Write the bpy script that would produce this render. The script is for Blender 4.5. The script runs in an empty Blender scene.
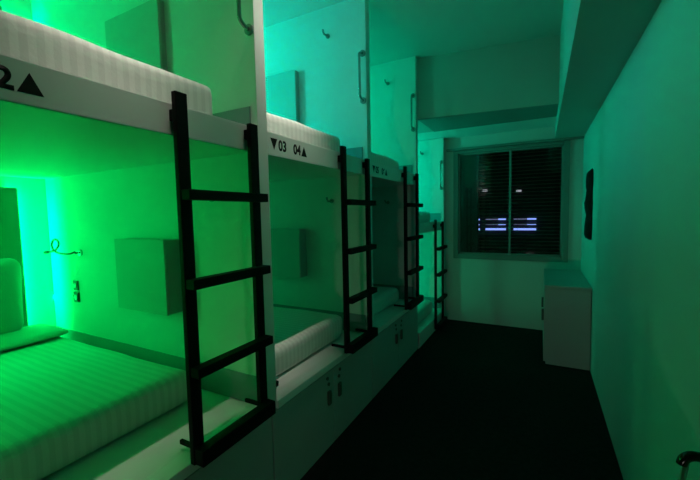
import bpy, bmesh, math, random
from mathutils import Vector, Matrix, noise

S = 1.12                       # survey units -> metres
random.seed(4)
col = bpy.context.scene.collection
scene = bpy.context.scene

# ------------------------------------------------------------------ materials
def mat(name, base, rough=0.5, metal=0.0, bump=None, var=None, stripes=None, emit=None, spec=0.5):
    m = bpy.data.materials.new(name); m.use_nodes = True
    nt = m.node_tree; n = nt.nodes; l = nt.links
    b = n['Principled BSDF']
    b.inputs['Base Color'].default_value = (*base, 1)
    b.inputs['Roughness'].default_value = rough
    b.inputs['Metallic'].default_value = metal
    b.inputs['Specular IOR Level'].default_value = spec
    tc = n.new('ShaderNodeTexCoord')
    if var:                                    # var = (scale, amount): gentle mottling of the colour
        nz = n.new('ShaderNodeTexNoise'); nz.inputs['Scale'].default_value = var[0]; nz.inputs['Detail'].default_value = 4
        l.new(tc.outputs['Object'], nz.inputs['Vector'])
        r = n.new('ShaderNodeValToRGB')
        r.color_ramp.elements[0].position = .3; r.color_ramp.elements[1].position = .7
        r.color_ramp.elements[0].color = (*[c*(1-var[1]) for c in base], 1)
        r.color_ramp.elements[1].color = (*[min(1, c*(1+var[1]*.5)) for c in base], 1)
        l.new(nz.outputs['Fac'], r.inputs['Fac']); l.new(r.outputs['Color'], b.inputs['Base Color'])
    if stripes:                                # satin bands running across the bed
        w = n.new('ShaderNodeTexWave'); w.bands_direction = 'Y'; w.inputs['Scale'].default_value = stripes[0]
        w.inputs['Distortion'].default_value = .35; w.inputs['Detail Scale'].default_value = .6
        l.new(tc.outputs['Object'], w.inputs['Vector'])
        r = n.new('ShaderNodeValToRGB')
        r.color_ramp.elements[0].position = .42; r.color_ramp.elements[1].position = .58
        r.color_ramp.elements[0].color = (*[c*stripes[1] for c in base], 1)
        r.color_ramp.elements[1].color = (*base, 1)
        l.new(w.outputs['Fac'], r.inputs['Fac']); l.new(r.outputs['Color'], b.inputs['Base Color'])
    if bump:                                   # bump = (scale, strength)
        nz = n.new('ShaderNodeTexNoise'); nz.inputs['Scale'].default_value = bump[0]; nz.inputs['Detail'].default_value = 5
        l.new(tc.outputs['Object'], nz.inputs['Vector'])
        bp = n.new('ShaderNodeBump'); bp.inputs['Strength'].default_value = bump[1]; bp.inputs['Distance'].default_value = .01
        l.new(nz.outputs['Fac'], bp.inputs['Height']); l.new(bp.outputs['Normal'], b.inputs['Normal'])
    if emit:
        b.inputs['Emission Color'].default_value = (*emit[:3], 1); b.inputs['Emission Strength'].default_value = emit[3]
    return m

M = dict(
    paint   = mat('wall_paint', (.60, .62, .60), .75, bump=(60, .08), var=(1.5, .04), spec=.25),
    ceil    = mat('ceiling_paint', (.62, .64, .62), .85, bump=(40, .08), spec=.2),
    board   = mat('bunk_board', (.74, .75, .72), .55, var=(2, .03), spec=.3),
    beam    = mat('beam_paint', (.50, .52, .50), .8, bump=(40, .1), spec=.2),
    beam_shade  = mat('beam_underside_shade', (.27, .29, .28), .7, var=(2, .05), spec=.2),  # shade under the beam put into a darker colour
    slat    = mat('pale_board', (.80, .80, .78), .6, var=(3, .04)),
    carpet  = mat('carpet', (.034, .026, .029), 1, bump=(350, .6), var=(30, .25), spec=.05),
    door    = mat('cupboard_laminate', (.40, .42, .41), .5, var=(3, .04), spec=.3),
    grey    = mat('grey_laminate', (.46, .47, .46), .45, var=(3, .04), spec=.3),
    box     = mat('cabinet_grey', (.50, .52, .50), .5, spec=.3),
    boxside = mat('cabinet_side_grey', (.42, .44, .44), .5, spec=.3),
    sheet   = mat('striped_sheet', (.76, .76, .72), .8, bump=(90, .12), stripes=(8.2, .90), spec=.2),
    pillow  = mat('pillow_cotton', (.52, .54, .50), .85, bump=(70, .15), spec=.2),
    head    = mat('headboard_cloth', (.27, .29, .25), .9, bump=(200, .2), spec=.1),
    black   = mat('black_metal', (.004, .004, .004), .6, bump=(120, .05), spec=.15),
    band   = mat('blue_grey_band', (.24, .31, .33), .6, spec=.3),
    ink     = mat('black_lettering', (.008, .008, .008), .6, spec=.2),
    chrome  = mat('chrome', (.42, .42, .41), .2, 1.0),
    steel   = mat('dull_steel', (.30, .31, .30), .4, 1.0),
    dark    = mat('dark_plastic', (.05, .055, .05), .45),
    cloth   = mat('black_cloth', (.010, .010, .012), .95, bump=(80, .3), spec=.1),
    frame   = mat('window_frame_paint', (.22, .24, .23), .55, spec=.3),
    slats   = mat('blind_slat', (.30, .25, .22), .5),
    side    = mat('frosted_side_panel', (.035, .045, .05), .35),
    grip    = mat('glossy_grip', (.03, .028, .025), .15, .6),
    case    = mat('suitcase_shell', (.04, .04, .045), .5, bump=(30, .1)),
    facade  = mat('night_facade', (.03, .03, .035), .9, var=(2, .3)),
    lit     = mat('lit_strip', (.5, .55, .9), .5, emit=(.26, .36, 1.0, 1.4)),
    litdim  = mat('dim_strip', (.3, .3, .5), .5, emit=(.34, .36, .7, .40)),
    bulb    = mat('far_lamp', (.6, .6, .6), .5, emit=(.8, .8, .9, .45)),
)
def led_mat(name, c, s): return mat(name, (.6, .6, .6), .5, emit=(*c, s))
glass = bpy.data.materials.new('window_glass'); glass.use_nodes = True
gb = glass.node_tree.nodes['Principled BSDF']
gb.inputs['Base Color'].default_value = (.9, .95, .93, 1); gb.inputs['Roughness'].default_value = .02
gb.inputs['Transmission Weight'].default_value = 1; gb.inputs['IOR'].default_value = 1.45

# ------------------------------------------------------------------ mesh helpers (survey coordinates in, metres out)
class MB:
    def __init__(s): s.bm = bmesh.new()
    def box(s, x0, x1, y0, y1, z0, z1, bev=0, seg=2):
        vs = [s.bm.verts.new((x, y, z)) for x in (x0, x1) for y in (y0, y1) for z in (z0, z1)]
        F = [s.bm.faces.new([vs[i] for i in f]) for f in ((0,1,3,2),(4,6,7,5),(0,4,5,1),(2,3,7,6),(0,2,6,4),(1,5,7,3))]
        if bev:
            ed = list({e for f in F for e in f.edges})
            bmesh.ops.bevel(s.bm, geom=ed, offset=bev, segments=seg, profile=.6, affect='EDGES')
        return s
    def prism(s, pts, ax, a, b):               # polygon extruded along axis ax from a to b
        def p3(p, t):
            q = list(p); q.insert(ax, t); return q
        A = [s.bm.verts.new(p3(p, a)) for p in pts]; B = [s.bm.verts.new(p3(p, b)) for p in pts]
        s.bm.faces.new(A); s.bm.faces.new(B[::-1])
        k = len(pts)
        for i in range(k): s.bm.faces.new((A[i], B[i], B[(i+1) % k], A[(i+1) % k]))
        return s
    def tube(s, pts, r, seg=10):
        pts = [Vector(p) for p in pts]; rings = []
        up = None
        for i, p in enumerate(pts):
            t = (pts[min(i+1, len(pts)-1)] - pts[max(i-1, 0)]).normalized()
            if up is None: up = t.orthogonal().normalized()
            up = (up - t*up.dot(t)).normalized(); w = t.cross(up)
            rr = r[i] if isinstance(r, (list, tuple)) else r
            rings.append([s.bm.verts.new(p + rr*(math.cos(a)*up + math.sin(a)*w)) for a in [2*math.pi*k/seg for k in range(seg)]])
        for A, B in zip(rings, rings[1:]):
            for k in range(seg): s.bm.faces.new((A[k], A[(k+1) % seg], B[(k+1) % seg], B[k]))
        s.bm.faces.new(rings[0][::-1]); s.bm.faces.new(rings[-1])
        return s
    def soft(s, x0, x1, y0, y1, z0, z1, r, n=(24, 16, 4), wob=0.0, pinch=0.0, rot=None, seed=0):
        # rounded cushion: a gridded box whose corners are pulled to radius r, with slight wrinkles
        c = Vector(((x0+x1)/2, (y0+y1)/2, (z0+z1)/2)); h = Vector(((x1-x0)/2, (y1-y0)/2, (z1-z0)/2))
        V = {}
        def vert(i, j, k):
            key = (i, j, k)
            if key in V: return V[key]
            u = Vector((2*i/n[0]-1, 2*j/n[1]-1, 2*k/n[2]-1))
            p = Vector((u.x*h.x, u.y*h.y, u.z*h.z))
            q = Vector([max(-(h[a]-r), min(h[a]-r, p[a])) for a in range(3)]); d = p - q
            if d.length > 1e-6: p = q + d.normalized()*r
            if pinch:
                e = (1-abs(u.x)**3)*(1-abs(u.y)**3)
                p.z *= (1-pinch) + pinch*e
            if wob:
                p += Vector((.3, .3, 1))*wob*noise.noise(Vector((p.x*5+seed, p.y*5, p.z*3)))
            if rot: p = rot @ p
            V[key] = s.bm.verts.new(c + p); return V[key]
        N = n
        for a, b in ((0, 1), (1, 2), (2, 0)):
            o = 3-a-b
            for side in (0, N[o]):
                for i in range(N[a]):
                    for j in range(N[b]):
                        f = []
                        for di, dj in ((0,0),(1,0),(1,1),(0,1)):
                            t = [0,0,0]; t[a] = i+di; t[b] = j+dj; t[o] = side; f.append(vert(*t))
                        s.bm.faces.new(f if side else f[::-1])
        return s
    def build(s, name, m, parent=None, at=None, smooth=None):
        """at = the object's origin in survey coordinates (the parent's base for parts)"""
        base = Vector(parent['_base']) if parent is not None else Vector(at if at else (0, 0, 0))
        bmesh.ops.recalc_face_normals(s.bm, faces=s.bm.faces)
        for v in s.bm.verts: v.co = (v.co - base)*S
        me = bpy.data.meshes.new(name); s.bm.to_mesh(me); s.bm.free()
        me.materials.append(m)
        if smooth:
            for p in me.polygons: p.use_smooth = True
        o = bpy.data.objects.new(name, me); col.objects.link(o)
        o['_base'] = list(base)
        if parent is not None: o.parent = parent
        else: o.location = base*S
        return o

def tag(o, label, cat, group=None):
    o['label'] = label; o['category'] = cat
    if group: o['group'] = group
    return o
def thing(name, at, label, cat, group=None):
    o = bpy.data.objects.new(name, None); o.empty_display_size = .05; col.objects.link(o)
    o.location = Vector(at)*S; o['_base'] = list(at)
    return tag(o, label, cat, group)
def struct(o): o['kind'] = 'structure'; return o
def copy_tree(o, shift=None, label=None, parent=None):
    c = o.copy(); col.objects.link(c)
    if parent is not None: c.parent = parent
    if shift is not None: c.location = o.location + Vector(shift)*S
    if label: c['label'] = label
    for ch in [x for x in o.children]: copy_tree(ch, parent=c)
    return c
def text_mesh(body, x, y0, y1, z0, z1, parent, name):
    """lettering on a board facing +x: reads along +y; fitted to the given box"""
    cu = bpy.data.curves.new('t', 'FONT'); cu.body = body; cu.offset = .040
    ob = bpy.data.objects.new('t', cu); col.objects.link(ob)
    bpy.context.view_layer.update()
    dg = bpy.context.evaluated_depsgraph_get()
    me = bpy.data.meshes.new_from_object(ob.evaluated_get(dg))
    bpy.data.objects.remove(ob); bpy.data.curves.remove(cu)
    mb = MB(); mb.bm.from_mesh(me); bpy.data.meshes.remove(me)
    xs = [v.co.x for v in mb.bm.verts]; ys = [v.co.y for v in mb.bm.verts]
    ax, bx, ay, by = min(xs), max(xs), min(ys), max(ys)
    r = bmesh.ops.extrude_face_region(mb.bm, geom=list(mb.bm.faces))
    top = {v for v in r['geom'] if isinstance(v, bmesh.types.BMVert)}
    for v in mb.bm.verts:
        cx, cy = v.co.x, v.co.y
        v.co = Vector((x + (.0003 if v in top else 0), y0 + (cx-ax)/(bx-ax)*(y1-y0), z0 + (cy-ay)/(by-ay)*(z1-z0)))
    return mb.build(name, M['ink'], parent)

# ------------------------------------------------------------------ surveyed planes
XF, XH, XR = -1.02, -2.80, .369            # bunk fronts, head wall, right wall
YB, YN = 4.396, -1.6                       # window wall, wall behind
ZC, ZBEAM, ZSOF = 2.71, 2.17, 2.04
PITCH = 1.05
YP = [1.147 + PITCH*i for i in range(4)]   # near faces of the partitions
TP = .058

# ------------------------------------------------------------------ room shell
struct(MB().box(XH-.1, XR+.1, YN-.1, YB+.1, -.1, 0).build('floor', M['carpet'], at=(0, 1, 0)))
struct(MB().box(XH-.1, XR+.1, YN-.1, YB+.1, ZC, ZC+.1).build('ceiling', M['ceil'], at=(0, 1, ZC)))
struct(MB().box(XH-.1, XH, YN-.1, YB+.1, 0, ZC).build('wall_left', M['paint'], at=(XH, 1, 0)))
struct(MB().box(XR, XR+.1, YN-.1, YB+.1, 0, ZC).build('wall_right', M['paint'], at=(XR, 1, 0)))
struct(MB().box(XH, XR, YN-.1, YN, 0, ZC).build('wall_front', M['paint'], at=(-1, YN, 0)))
WX0, WX1, WZ0, WZ1 = -.925, .252, .757, 2.018   # window opening
w = MB()
w.box(XH, WX0, YB, YB+.1, 0, ZC); w.box(WX1, XR, YB, YB+.1, 0, ZC)
w.box(WX0, WX1, YB, YB+.1, 0, WZ0); w.box(WX0, WX1, YB, YB+.1, WZ1, ZC)
struct(w.build('wall_back', M['paint'], at=(0, YB, 0)))
# dropped beam across the end of the room and the soffit along the right wall
b = MB().prism([(XH, 3.31), (XF, 3.31), (.112, 3.46), (.112, 3.90), (XH, 3.90)], 2, ZBEAM, ZC)
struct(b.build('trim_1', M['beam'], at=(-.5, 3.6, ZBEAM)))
struct(MB().prism([(XF, 3.315), (.110, 3.465), (.110, 3.885), (XF, 3.885)], 2, ZBEAM-.008, ZBEAM).build('trim_5', M['beam_shade'], at=(-.5, 3.6, ZBEAM)))  # thin dark sheet standing in for the shade under the beam
struct(MB().box(XH, .112, 3.90, YB, ZBEAM+.004, ZC).build('trim_2', M['slat'], at=(-.5, 4.1, ZBEAM)))  # paler board between the beam and the window wall
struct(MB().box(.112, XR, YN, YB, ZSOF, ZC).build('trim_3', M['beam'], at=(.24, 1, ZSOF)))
struct(MB().box(-1.0, XR, YB-.05, YB, 2.020, 2.045, .004).build('trim_4', M['frame'], at=(0, YB, 2)))

# ------------------------------------------------------------------ window, blind, night outside
win = bpy.data.objects.new('window_1', None); col.objects.link(win); win['_base'] = [-.35, YB, WZ0]
win.location = Vector(win['_base'])*S; struct(win)
f = MB(); fw_ = .055
for a in ((WX0, WX0+fw_, WZ0, WZ1), (WX1-fw_, WX1, WZ0, WZ1), (WX0+fw_, WX1-fw_, WZ1-fw_*.6, WZ1), (WX0+fw_, WX1-fw_, WZ0, WZ0+fw_)):
    f.box(a[0], a[1], YB-.018, YB+.08, a[2], a[3], .005)
f.build('window_frame', M['frame'], win)
f = MB(); x0, x1, z0, z1 = WX0+fw_, WX1-fw_, WZ0+fw_, WZ1-fw_*.6
for a in ((x0, x0+.018, z0, z1), (x1-.018, x1, z0, z1), (x0, x1, z0, z0+.018), (x0, x1, z1-.018, z1)):
    f.box(a[0], a[1], YB+.012, YB+.05, a[2], a[3])
f.build('sash', M['frame'], win)
MB().box(-.322, -.298, YB+.008, YB+.055, z0, z1, .003).build('mullion', M['frame'], win)
MB().box(x0+.018, -.65, YB+.055, YB+.07, z0+.018, z1-.018).build('side_panel', M['side'], win)
MB().box(x0+.018, -.322, YB+.035, YB+.040, z0+.018, z1-.018).build('window_pane', glass, win)
MB().box(-.298, x1-.018, YB+.035, YB+.040, z0+.018, z1-.018).build('window_pane', glass, win)

bl = thing('window_blind', (-.27, YB+.14, z0), 'dark slatted blind drawn down behind the window panes', 'blind')
MB().box(-.70, .24, YB+.11, YB+.16, z1-.0, z1+.04, .004).build('head_rail', M['dark'], bl)
m_ = MB(); z = z1-.035
while z > z0-.03:
    m_.prism([(YB+.113, z-.004), (YB+.135, z+.0035), (YB+.157, z-.002), (YB+.157, z+.0005), (YB+.135, z+.006), (YB+.113, z-.0015)], 0, -.69, .235)
    z -= .0395
m_.build('slats', M['slats'], bl)
for x in (-.60, -.24, .10):
    MB().tube([(x, YB+.135, z1), (x, YB+.135, z0-.03)], .0016, 6).build('cord', M['dark'], bl)

D = 9.0
k = D/4.43
nb = thing('building', (-.7, D, -4), 'dark building across the street with blue-white lit strips, beyond the blind', 'building')
MB().box(-5.5, 4, D, D+2, -4, 6).build('facade', M['facade'], nb)
def strip(xa, xb, z, h, m):
    MB().box(xa*k, xb*k, D-.05, D+.01, 1.3+(z-1.3)*k-h*k/2, 1.3+(z-1.3)*k+h*k/2).build('light_strip', m, nb)
for z, h in ((1.216, .016), (1.160, .016), (1.103, .022)):
    strip(-.672, -.632, z, h, M['lit'])
    low = z < 1.13
    strip(-.565, -.430, z, h*(1 if low else .6), M['lit'] if low else M['litdim']); strip(-.430, -.352, z, h, M['lit'])
    strip(-.270, -.135, z, h*(1 if low else .6), M['lit'] if low else M['litdim']); strip(-.135, -.048, z, h, M['lit'])
for x, z in ((-.575, 1.548), (-.222, 1.525)):
    MB().box(x*k-.05, x*k+.05, D-.08, D+.01, 1.3+(z-1.3)*k-.022, 1.3+(z-1.3)*k+.022, .008).build('lamp', M['bulb'], nb)

# ------------------------------------------------------------------ bunk bays
ORD = ['nearest', 'second', 'third', 'farthest']
def make_bunk(i, near_panel=False):
    y1 = YP[i]; y0 = y1 - PITCH + TP                # clear width between partitions
    low = i == 3
    dz = -.45 if low else 0
    zc = ZBEAM if low else ZC
    lab = ['white built-in bunk numbered 02 with bright green glow, nearest the camera',
           'white built-in bunk numbered 03 and 04 with turquoise upper berth, second along the row',
           'white built-in bunk numbered 05 and 06 with dark lower berth, third along the row',
           'lower-set white bunk at the far end of the row, under the beam beside the window'][i]
    t = thing('bunk_bed', (XF, (y0+y1)/2, 0), lab, 'bunk bed', 'built-in bunks along the left side')
    zp = .485 if not low else .15
    zb = zp-.03
    p = MB().box(XH+.004, XF, y1, y1+TP, zp if not low else 0, zc, .002)
    p.build('side_panel', M['board'], t)
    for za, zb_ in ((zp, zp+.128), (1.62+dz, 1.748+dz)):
        MB().box(XH+.02, XF-.035, y1-.006, y1-.0002, za, zb_).build('side_band', M['band'], t)  # thin blue-grey band along the partition at mattress height
    if near_panel: MB().box(XH+.004, XF, y0-TP, y0, zp, zc, .002).build('side_panel', M['board'], t)
    ya, yb_ = y0-TP/2, y1+TP/2
    if low: ya, yb_ = y0, y1
    lp = MB().box(XH+.004, XF-.004, ya, yb_, zb, zp-.002) if not low else MB().box(XH+.004, XF-.004, ya, yb_, 0, zp-.002)
    lp = lp.build('lower_platform', M['board'], t)
    if not low:
        MB().box(XF-.066, XF+.006, y0+.0, y1-.0, zb-.004, zp+.004, .004).build('edge_trim', M['board'], t)
    else:
        MB().box(XF-.066, XF+.006, y0, y1, .02, zp+.004, .004).build('edge_trim', M['board'], t)
    MB().box(XH+.004, XF-.03, y0, y1, 1.565+dz, 1.62+dz).build('upper_platform', M['board'], t)
    fa = MB().box(XF-.03, XF, y0, y1, 1.558+dz, 1.657+dz, .003).build('fascia_board', M['board'], t)
    if i < 3:
        o = y1 - YP[1]; n1 = '%02d' % (2*i+1); n2 = '%02d' % (2*i+2)
        def tri(ya, yb, za, zb_):
            MB().prism([(ya, za), (yb, za), ((ya+yb)/2, zb_)], 0, XF, XF+.0003).build('arrow', M['ink'], fa)
        tri(1.222+o, 1.268+o, 1.634, 1.585)
        text_mesh(n1, XF, 1.275+o, 1.330+o, 1.586, 1.634, fa, 'number')
        if i == 0: text_mesh(n2, XF, 1.360+o, 1.426+o, 1.584, 1.633, fa, 'number'); tri(1.430+o, 1.480+o, 1.585, 1.632)
        else: text_mesh(n2, XF, 1.383+o, 1.441+o, 1.586, 1.634, fa, 'number'); tri(1.445+o, 1.491+o, 1.585, 1.632)
    return t
bunks = [make_bunk(i, i == 0) for i in range(4)]

# mattresses in white striped sheets
def mattress(x1, y0, y1, z0, z1, label, seed, r=.04):
    o = MB().soft(XH+.06, x1, y0, y1, z0, z1, r, (40, 30, 6), .005, seed=seed).build('mattress', M['sheet'], at=((XH+x1)/2, (y0+y1)/2, z0), smooth=True)
    return tag(o, label, 'mattress', 'mattresses on the bunks')
mattress(-1.355, .20, 1.045, .485, .634, 'green-lit mattress in striped white sheet on the nearest lower berth', 1)
mattress(-1.155, 1.235, 2.08, .485, .640, 'mattress with ribbed pale front on the second lower berth, behind the second ladder', 2)
mattress(-1.15, 2.29, 3.14, .485, .62, 'dim mattress on the dark third lower berth', 3)
mattress(-1.10, 3.34, 4.12, .15, .29, 'mattress near the floor on the farthest lower berth beside the window', 4)
mattress(-1.085, .20, .99, 1.62, 1.787, 'pale mattress on the nearest upper berth above the 02 sign', 5, .022)
mattress(-1.085, 1.225, 1.975, 1.62, 1.782, 'pale ribbed mattress on the second upper berth above the 03 and 04 signs', 6)
mattress(-1.085, 2.30, 3.0, 1.62, 1.765, 'shaded teal mattress on the third upper berth above the 05 and 06 signs', 7)
mattress(-1.085, 3.35, 3.99, 1.17, 1.32, 'mattress on the farthest upper berth under the beam', 8)

# headboards of the nearest bunk, pillows
def headboard(z0, z1, label):
    o = MB().box(XH+.05, XH+.085, .25, .978, z0, z1, .008).build('headboard', M['head'], at=(XH+.06, .62, z0))
    return tag(o, label, 'headboard', 'headboards of the nearest bunk')
headboard(.64, 1.498, 'dark green cushioned headboard panel glowing at its edges on the nearest lower berth')
headboard(1.78, 2.52, 'headboard panel in the top left corner on the nearest upper berth')
pl = MB().soft(-.055, .055, -.29, .29, -.21, .21, .05, (8, 24, 18), .012, rot=Matrix.Rotation(.16, 3, 'Y'), seed=20)
for v in pl.bm.verts:                             # thinner at its seams
    e = (1-min(1, abs(v.co.y)/.295)**4)*(1-min(1, abs(v.co.z)/.24)**4)
    v.co.x *= .35+.65*max(0, e)
for v in pl.bm.verts: v.co += Vector((-2.606, .630, .885))
tag(pl.build('pillow', M['pillow'], at=(-2.612, .635, .645), smooth=True), 'upright pillow leaning on the headboard of the nearest lower berth', 'pillow', 'pillows on the nearest lower berth')
pl = MB().soft(-2.70, -2.385, .28, 1.045, .638, .690, .026, (18, 26, 6), .006, pinch=.45, seed=9)
tag(pl.build('pillow', M['pillow'], at=(-2.58, .655, .632), smooth=True), 'flat pillow lying on the nearest lower mattress below the upright pillow', 'pillow', 'pillows on the nearest lower berth')

# wall cabinets, hooks and grab bars on the partitions
def wall_cabinet(yp, z0, z1, d, label):
    x0, x1 = (-1.915, -1.53) if d > .06 else (-1.97, -1.555)
    t = thing('wall_cabinet', ((x0+x1)/2, yp, z0), label, 'cabinet', 'flat grey boxes on the partitions')
    MB().box(x0, x1, yp-d+.014, yp, z0, z1, .002).build('body', M['boxside'], t)
    MB().box(x0-.002, x1+.001, yp-d, yp-d+.012, z0-.002, z1+.002, .002).build('door', M['box'], t)
    return t
wall_cabinet(YP[0], .85, 1.20, .088, 'flat grey box on the partition of the nearest lower berth, left of the first ladder')
wall_cabinet(YP[0], 1.95, 2.30, .035, 'flat grey box on the partition of the nearest upper berth')
wall_cabinet(YP[1], .853, 1.205, .088, 'flat grey box on the partition of the second lower berth, in dim green light')
wall_cabinet(YP[1], 1.95, 2.33, .045, 'flat turquoise-lit box on the partition of the second upper berth')

def hook(yp, x, z, label):
    t = thing('coat_hook', (x, yp, z), label, 'hook', 'coat hooks on the partitions')
    MB().tube([(x, yp, z), (x, yp-.006, z)], .016, 14).build('back_plate', M['steel'], t)
    MB().tube([(x, yp-.004, z+.002), (x, yp-.028, z-.003), (x-.004, yp-.045, z-.004), (x-.008, yp-.052, z+.010), (x-.010, yp-.050, z+.024)], [.007, .006, .006, .006, .008], 8).build('prong', M['steel'], t, smooth=True)
    return t
hook(YP[0], -1.30, 1.385, 'small metal hook under the top rung of the first ladder, nearest lower berth')
hook(YP[1], -1.302, 1.400, 'small metal hook left of the second ladder, second lower berth')
hook(YP[2], -1.300, 1.410, 'small dark hook on the grey partition of the third lower berth')
hook(YP[1], -1.302, 2.515, 'small hook high on the turquoise partition of the second upper berth')
hook(YP[2], -1.285, 2.515, 'small hook high on the partition of the third upper berth')
hook(YP[3], -1.270, 2.012, 'small hook on the lit partition of the farthest upper berth, under the beam')

def grab(yp, z0, z1, label):
    x = -1.043
    t = thing('grab_bar', (x, yp, z0), label, 'handle', 'chrome grab bars on the partitions')
    pts = []
    d = .055
    for a in range(7):
        q = a/6*math.pi/2; pts.append((x, yp-d*math.sin(q), z0+.03-.03*0+(-.03)*math.cos(q)))
    for a in range(7):
        q = a/6*math.pi/2; pts.append((x, yp-d*math.cos(q), z1-.03+.03*math.sin(q)))
    MB().tube(pts, .0085, 10).build('bar', M['chrome'], t, smooth=True)
    for z in (z0, z1): MB().tube([(x, yp, z), (x, yp-.009, z)], .021, 16).build('mount', M['steel'], t)
    return t
grab(YP[0], 2.045, 2.345, 'chrome grab bar at the top left of the first white post')
grab(YP[1], 2.045, 2.345, 'chrome grab bar on the turquoise partition of the second upper berth')
grab(YP[2], 2.065, 2.365, 'chrome grab bar on the partition of the third upper berth')
grab(YP[3], 1.590, 1.895, 'chrome grab bar on the farthest partition beside the window wall')

# reading light and sockets, nearest lower berth
t = thing('reading_light', (-2.44, YP[0], 1.10), 'small gooseneck reading light with a loop on the nearest lower partition', 'lamp')
MB().tube([(-2.425, YP[0], 1.108), (-2.425, YP[0]-.012, 1.108)], .019, 18).build('wall_plate', M['chrome'], t)
path = [(-2.44, 1.113), (-2.50, 1.100), (-2.58, 1.098), (-2.65, 1.105), (-2.695, 1.125), (-2.705, 1.155), (-2.68, 1.180), (-2.645, 1.184), (-2.617, 1.165), (-2.630, 1.140), (-2.67, 1.118), (-2.73, 1.106), (-2.79, 1.100)]
fine = []
for q in range(len(path)-1):                      # smoothed path of the bent neck
    p0, p1, p2, p3 = [Vector(path[max(0, min(len(path)-1, q+w_))]) for w_ in (-1, 0, 1, 2)]
    for e in range(4):
        u_ = e/4; fine.append(.5*((2*p1)+(p2-p0)*u_+(2*p0-5*p1+4*p2-p3)*u_*u_+(3*p1-p0-3*p2+p3)*u_**3))
fine.append(Vector(path[-1]))
pts = [(-2.425, YP[0]-.010, 1.108), (-2.425, YP[0]-.03, 1.107)]
for q, p in enumerate(fine):
    yy = 1.09 - .03*min(1, q/14) - .010*q/len(fine); pts.append((p.x*yy/1.12, yy, 1.3+(p.y-1.3)*yy/1.12))
MB().tube(pts, .0052, 8).build('gooseneck', M['dark'], t, smooth=True)
e1, e2 = Vector(pts[-4]), Vector(pts[-1])
MB().tube([e1, e1.lerp(e2, .3), e2, e2+(e2-e1)*.15], [.006, .009, .010, .009], 12).build('lamp_head', M['dark'], t, smooth=True)
def plate(z, label):
    t = thing('wall_socket', (-2.50, YP[0], z), label, 'socket', 'socket plates under the reading light')
    MB().box(-2.525, -2.475, YP[0]-.010, YP[0], z-.030, z+.030, .004).build('plate', M['dark'], t)
    MB().tube([(-2.50, YP[0]-.009, z), (-2.50, YP[0]-.013, z)], .015, 16).build('insert', M['steel'], t)
plate(.905, 'upper of two dark socket plates under the reading light')
plate(.832, 'lower of two dark socket plates under the reading light')

# ladders
def make_ladder():
    t = thing('bunk_ladder', (-.985, .92, .455), 'black metal ladder on the nearest bunk, largest of the ladders', 'ladder', 'black bunk ladders')
    ya, yb_ = .767, 1.084
    for y, zt_ in ((ya, 1.686), (yb_, 1.656)):
        MB().box(-1.002, -.982, y-.021, y+.021, .497, zt_, .003).build('rail', M['black'], t)
    for z in (1.372, 1.092, .808, .528):
        hgt = .016 if z > .6 else .027
        MB().box(-.981, -.942, ya-.019, yb_+.021, z-hgt, z+hgt, .003).build('rung', M['black'], t)
    for y in (ya, yb_):
        MB().box(-1.115, -1.000, y-.006+.03, y+.030+.006, .506, .522, .003).build('foot_bracket', M['black'], t)
        MB().box(-1.0195, -1.001, y-.018, y+.018, 1.60, 1.635, .002).build('top_bracket', M['black'], t)
    return t
L = make_ladder()
copy_tree(L, (0, PITCH-.006, 0), 'black metal ladder on the second bunk, right of the 03 and 04 signs')
copy_tree(L, (0, 2*PITCH-.006, 0), 'black metal ladder on the third bunk, right of the 05 and 06 signs')
copy_tree(L, (-.004, 3*PITCH-.085, -.455), 'black metal ladder standing low on the farthest bunk beside the window, smallest of the ladders')
tag(MB().box(-1.150, -1.105, 1.305, 1.325, .487, .512, .003).build('ledge_clip', M['black'], at=(-1.12, 1.315, .487)), 'small black clip on the ledge below the second lower mattress', 'clip')

# storage cupboards under the first three bunks
def make_cupboard(i):
    y1 = YP[i]+TP/2; y0 = y1-PITCH; ym = (y0+y1)/2
    t = thing('storage_cupboard', (XF-.02, ym, 0), ['grey cupboard at the bottom left under the nearest bunk, below the first ladder', 'grey two-door cupboard under the second bunk, with four small dots and two handles',
              'grey two-door cupboard under the third bunk, below the third ladder'][i], 'cupboard', 'cupboards under the bunks')
    MB().box(XH+.004, XF-.024, y0+.001, y1-.001, 0, .452).build('body', M['boxside'], t)
    for a, b_, s in ((y0+.004, ym-.002, 1), (ym+.002, y1-.004, -1)):
        d = MB().box(XF-.022, XF-.004, a, b_, .012, .440, .0025).build('door', M['door'], t)
        yh = (b_-.055) if s == 1 else (a+.055)
        hd = MB().box(XF-.006, XF+.010, yh-.015, yh+.015, .255, .335, .006, 3).build('handle', M['dark'], d)
        for z in (.372, .408): MB().tube([(XF-.005, yh+(.0 if z < .39 else -.012*s), z), (XF+.003, yh+(.0 if z < .39 else -.012*s), z)], .0095, 12).build('lock', M['dark'], d)
    return t
for i in range(3): make_cupboard(i)

# ------------------------------------------------------------------ right side of the room
t = thing('low_cupboard', (.20, 3.90, 0), 'low grey cupboard standing against the right wall under the window', 'cupboard')
MB().box(.050, XR-.004, 3.42, YB-.02, 0, .655).build('body', M['grey'], t)
MB().box(.034, XR-.002, 3.408, YB-.012, .655, .680, .003).build('top', M['grey'], t)
MB().box(.048, XR-.006, 3.410, 3.420, .004, .652, .0015).build('end_panel', M['grey'], t)
for a, b_ in ((3.425, 3.895), (3.899, 4.37)):
    d = MB().box(.032, .048, a, b_, .02, .648, .002).build('door', M['grey'], t)
    yh = a+.06 if a < 3.5 else a+.06
    MB().box(.014, .034, yh-.008, yh+.008, .36, .46, .004).build('handle', M['dark'], d)

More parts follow.
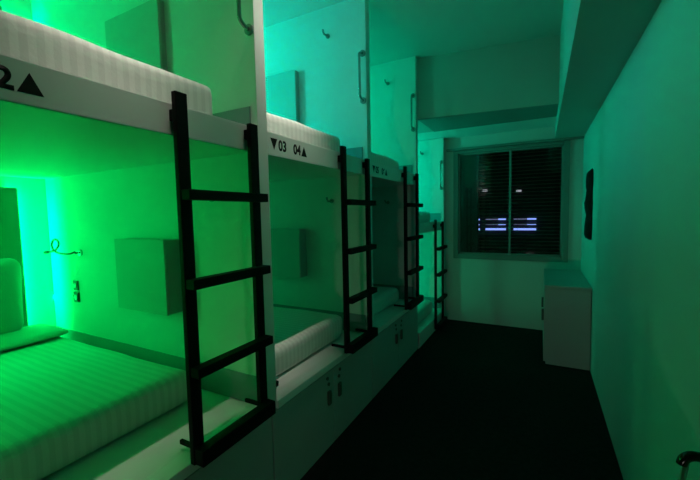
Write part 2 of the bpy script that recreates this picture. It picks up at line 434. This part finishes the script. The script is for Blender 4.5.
# narrow black hanging on the right wall
h_ = MB()
prof = [(-.02, 0), (.0, .03), (.010, .10), (.008, .17), (-.004, .20), (.012, .26), (.012, .31), (-.004, .335), (-.006, .42), (.014, .45), (.010, .52), (-.01, .565), (-.05, .585)]
pts = [(XR-.020-.012*math.sin(z*18), 0, z) for o, z in prof]
ring = []
for (o, z) in prof:
    d = .020 + .005*math.sin(z*21+1) + o*.35
    wy = .175 + o
    ring.append([h_.bm.verts.new((XR-.002-dx, 3.70+yy, 1.055+z)) for yy, dx in ((-wy, 0), (-wy+.01, d*.8), (-wy*.4, d), (wy*.2, d*.8), (wy*.7, d*1.1), (wy, d*.7), (wy+.01, 0))])
for A, B in zip(ring, ring[1:]):
    for q in range(7): h_.bm.faces.new((A[q], A[(q+1) % 7], B[(q+1) % 7], B[q]))
h_.bm.faces.new(ring[0]); h_.bm.faces.new(ring[-1])
tag(h_.build('wall_hanging', M['cloth'], at=(XR-.02, 3.7, 1.055), smooth=True), 'narrow black cloth hanging flat on the right wall near the window', 'hanging')

# suitcase whose trolley handle shows in the bottom right corner
t = thing('suitcase', (.26, .70, 0), 'suitcase by the right wall, its shiny black trolley handle in the bottom right corner', 'suitcase')
MB().box(.135, .350, .68, .86, .05, .60, .03, 4).build('body', M['case'], t, smooth=False)
zt = .953
for x, s in ((.180, -1), (.318, 1)):
    MB().tube([(x+.006+s*.022, .70, .59), (x+.006, .651, zt-.012)], .0042, 10).build('handle_tube', M['steel'], t, smooth=True)
gp = []
for q in range(9):
    an = math.pi/2*q/8; gp.append((.198-.016*math.cos(an), .651, zt-.016+.016*math.sin(an)))
gp += [(.23, .65, zt+.001), (.28, .65, zt+.001)]
for q in range(9):
    an = math.pi/2*(1-q/8); gp.append((.312+.016*math.cos(an), .651, zt-.016+.016*math.sin(an)))
MB().tube(gp, .0066, 14).build('grip', M['grip'], t, smooth=True)
for x in (.165, .320):
    for y in (.71, .83):
        MB().tube([(x-.012, y, .028), (x+.012, y, .028)], .028, 16).build('wheel', M['black'], t)

# unseen ceiling lamp, shaped as two slim lights to catch only the bunk fronts
LINES = ((.40, .87, .72), (1.09, 1.67, 1.15))
dm = mat('lamp_diffuser', (.8, .8, .8), .4, emit=(1, .93, .80, .5))
for (ya, yb_, pw), lab in zip(LINES, ('unseen slim linear ceiling light above the front of the nearest bunk', 'unseen slim linear ceiling light above the front of the second bunk')):
    t = thing('ceiling_light', (-.80, (ya+yb_)/2, ZC), lab, 'lamp', 'linear lights on the ceiling')
    MB().box(-.82, -.78, ya-.02, yb_+.02, ZC-.020, ZC, .002).build('housing', M['steel'], t)
    MB().box(-.812, -.788, ya, yb_, ZC-.0225, ZC-.020).build('diffuser', dm, t)

# ------------------------------------------------------------------ lamps
def area(name, p, d, sx, sy, power, color):
    li = bpy.data.lights.new(name, 'AREA'); li.shape = 'RECTANGLE'; li.size = sx*S; li.size_y = sy*S
    li.energy = power; li.color = color
    o = bpy.data.objects.new(name, li); col.objects.link(o); o.location = Vector(p)*S
    o.rotation_euler = Vector(d).to_track_quat('-Z', 'Y').to_euler()
    return o
def glow(i, upper, power, color, far=1.0, near=1.0):
    """LED tape on the two side edges of a berth's headboard, washing the berth"""
    y1 = YP[i]; y0 = y1-PITCH+TP; dz = -.45 if i == 3 else 0
    zm, hh = ((2.15, .72) if upper else (1.07, .84))
    zm += dz
    if i == 3 and upper: zm, hh = 1.75, .7
    if i == 0: area('led_tape', (XH+.026, y1-.205, zm), (.0, 1, .0), .03, hh, power*far, color)
    else: area('led_tape', (XH+.078, y1-.145, zm), (.6, .8, .0), .016, hh, power*far, color)
    area('led_tape', (XH+.10, y0+.06, zm), ((.5, .85, 0) if upper else (.6, .72, -.55)), .016, hh, power*near, color)
glow(0, False, 9.8, (0, 1, .14), 1.2)
glow(0, True, 8.5, (0, 1, .24), 1.0)
glow(1, True, 15, (0, 1, .72), .35)
glow(1, False, 2.3, (0, 1, .25), .35)
glow(2, True, 12, (0, 1, .52), .35)
glow(3, True, 17, (0, 1, .58), .35)
glow(3, False, 12, (0, 1, .42), .35)
# light spilling up over the nearest headboard
area('led_tape', (XH+.068, .62, 1.505), (.2, 0, 1), .70, .014, 1.0, (.004, 1, .115))

ax_ = Vector((.335, 0, 1)).normalized()                       # local z points away from the beam; long side along the row
for ya, yb_, pw in LINES:
    lo = area('linear_light', (-.80, (ya+yb_)/2, ZC-.024), (0, 0, -1), .02, yb_-ya, pw, (1, .93, .80))
    lo.data.spread = math.radians(30)
    lo.rotation_euler = Matrix((Vector((0, 1, 0)).cross(ax_), Vector((0, 1, 0)), ax_)).transposed().to_euler()

nl = area('low_fill', (-.25, YN+.08, .16), (0, 1, .03), .10, .06, .55, (1, .97, .92)); nl.data.spread = math.radians(58)  # added unseen fill behind the camera, lifts the low surfaces

wd = bpy.data.worlds.new('night'); scene.world = wd; wd.use_nodes = True
wd.node_tree.nodes['Background'].inputs['Color'].default_value = (.02, .03, .05, 1)
wd.node_tree.nodes['Background'].inputs['Strength'].default_value = .03

# ------------------------------------------------------------------ camera
yaw, pit, roll = [math.radians(a) for a in (27.915, 3.979, -1.148)]
fwd = Vector((-math.sin(yaw)*math.cos(pit), math.cos(yaw)*math.cos(pit), -math.sin(pit)))
r = Vector((math.cos(yaw), math.sin(yaw), 0)); u = r.cross(fwd)
r2 = math.cos(roll)*r + math.sin(roll)*u; u2 = -math.sin(roll)*r + math.cos(roll)*u
cd = bpy.data.cameras.new('camera'); cd.sensor_width = 36; cd.lens = 361.37/700*36; cd.clip_start = .02
co = bpy.data.objects.new('camera', cd); col.objects.link(co)
mw = Matrix((r2, u2, -fwd)).transposed().to_4x4(); mw.translation = Vector((0, 0, 1.3))*S
co.matrix_world = mw
scene.camera = co

for o in scene.objects:
    if '_base' in o: del o['_base']
vs = scene.view_settings
vs.view_transform = 'Standard'; vs.look = 'None'; vs.gamma = 1; vs.use_curve_mapping = False; vs.exposure = 0
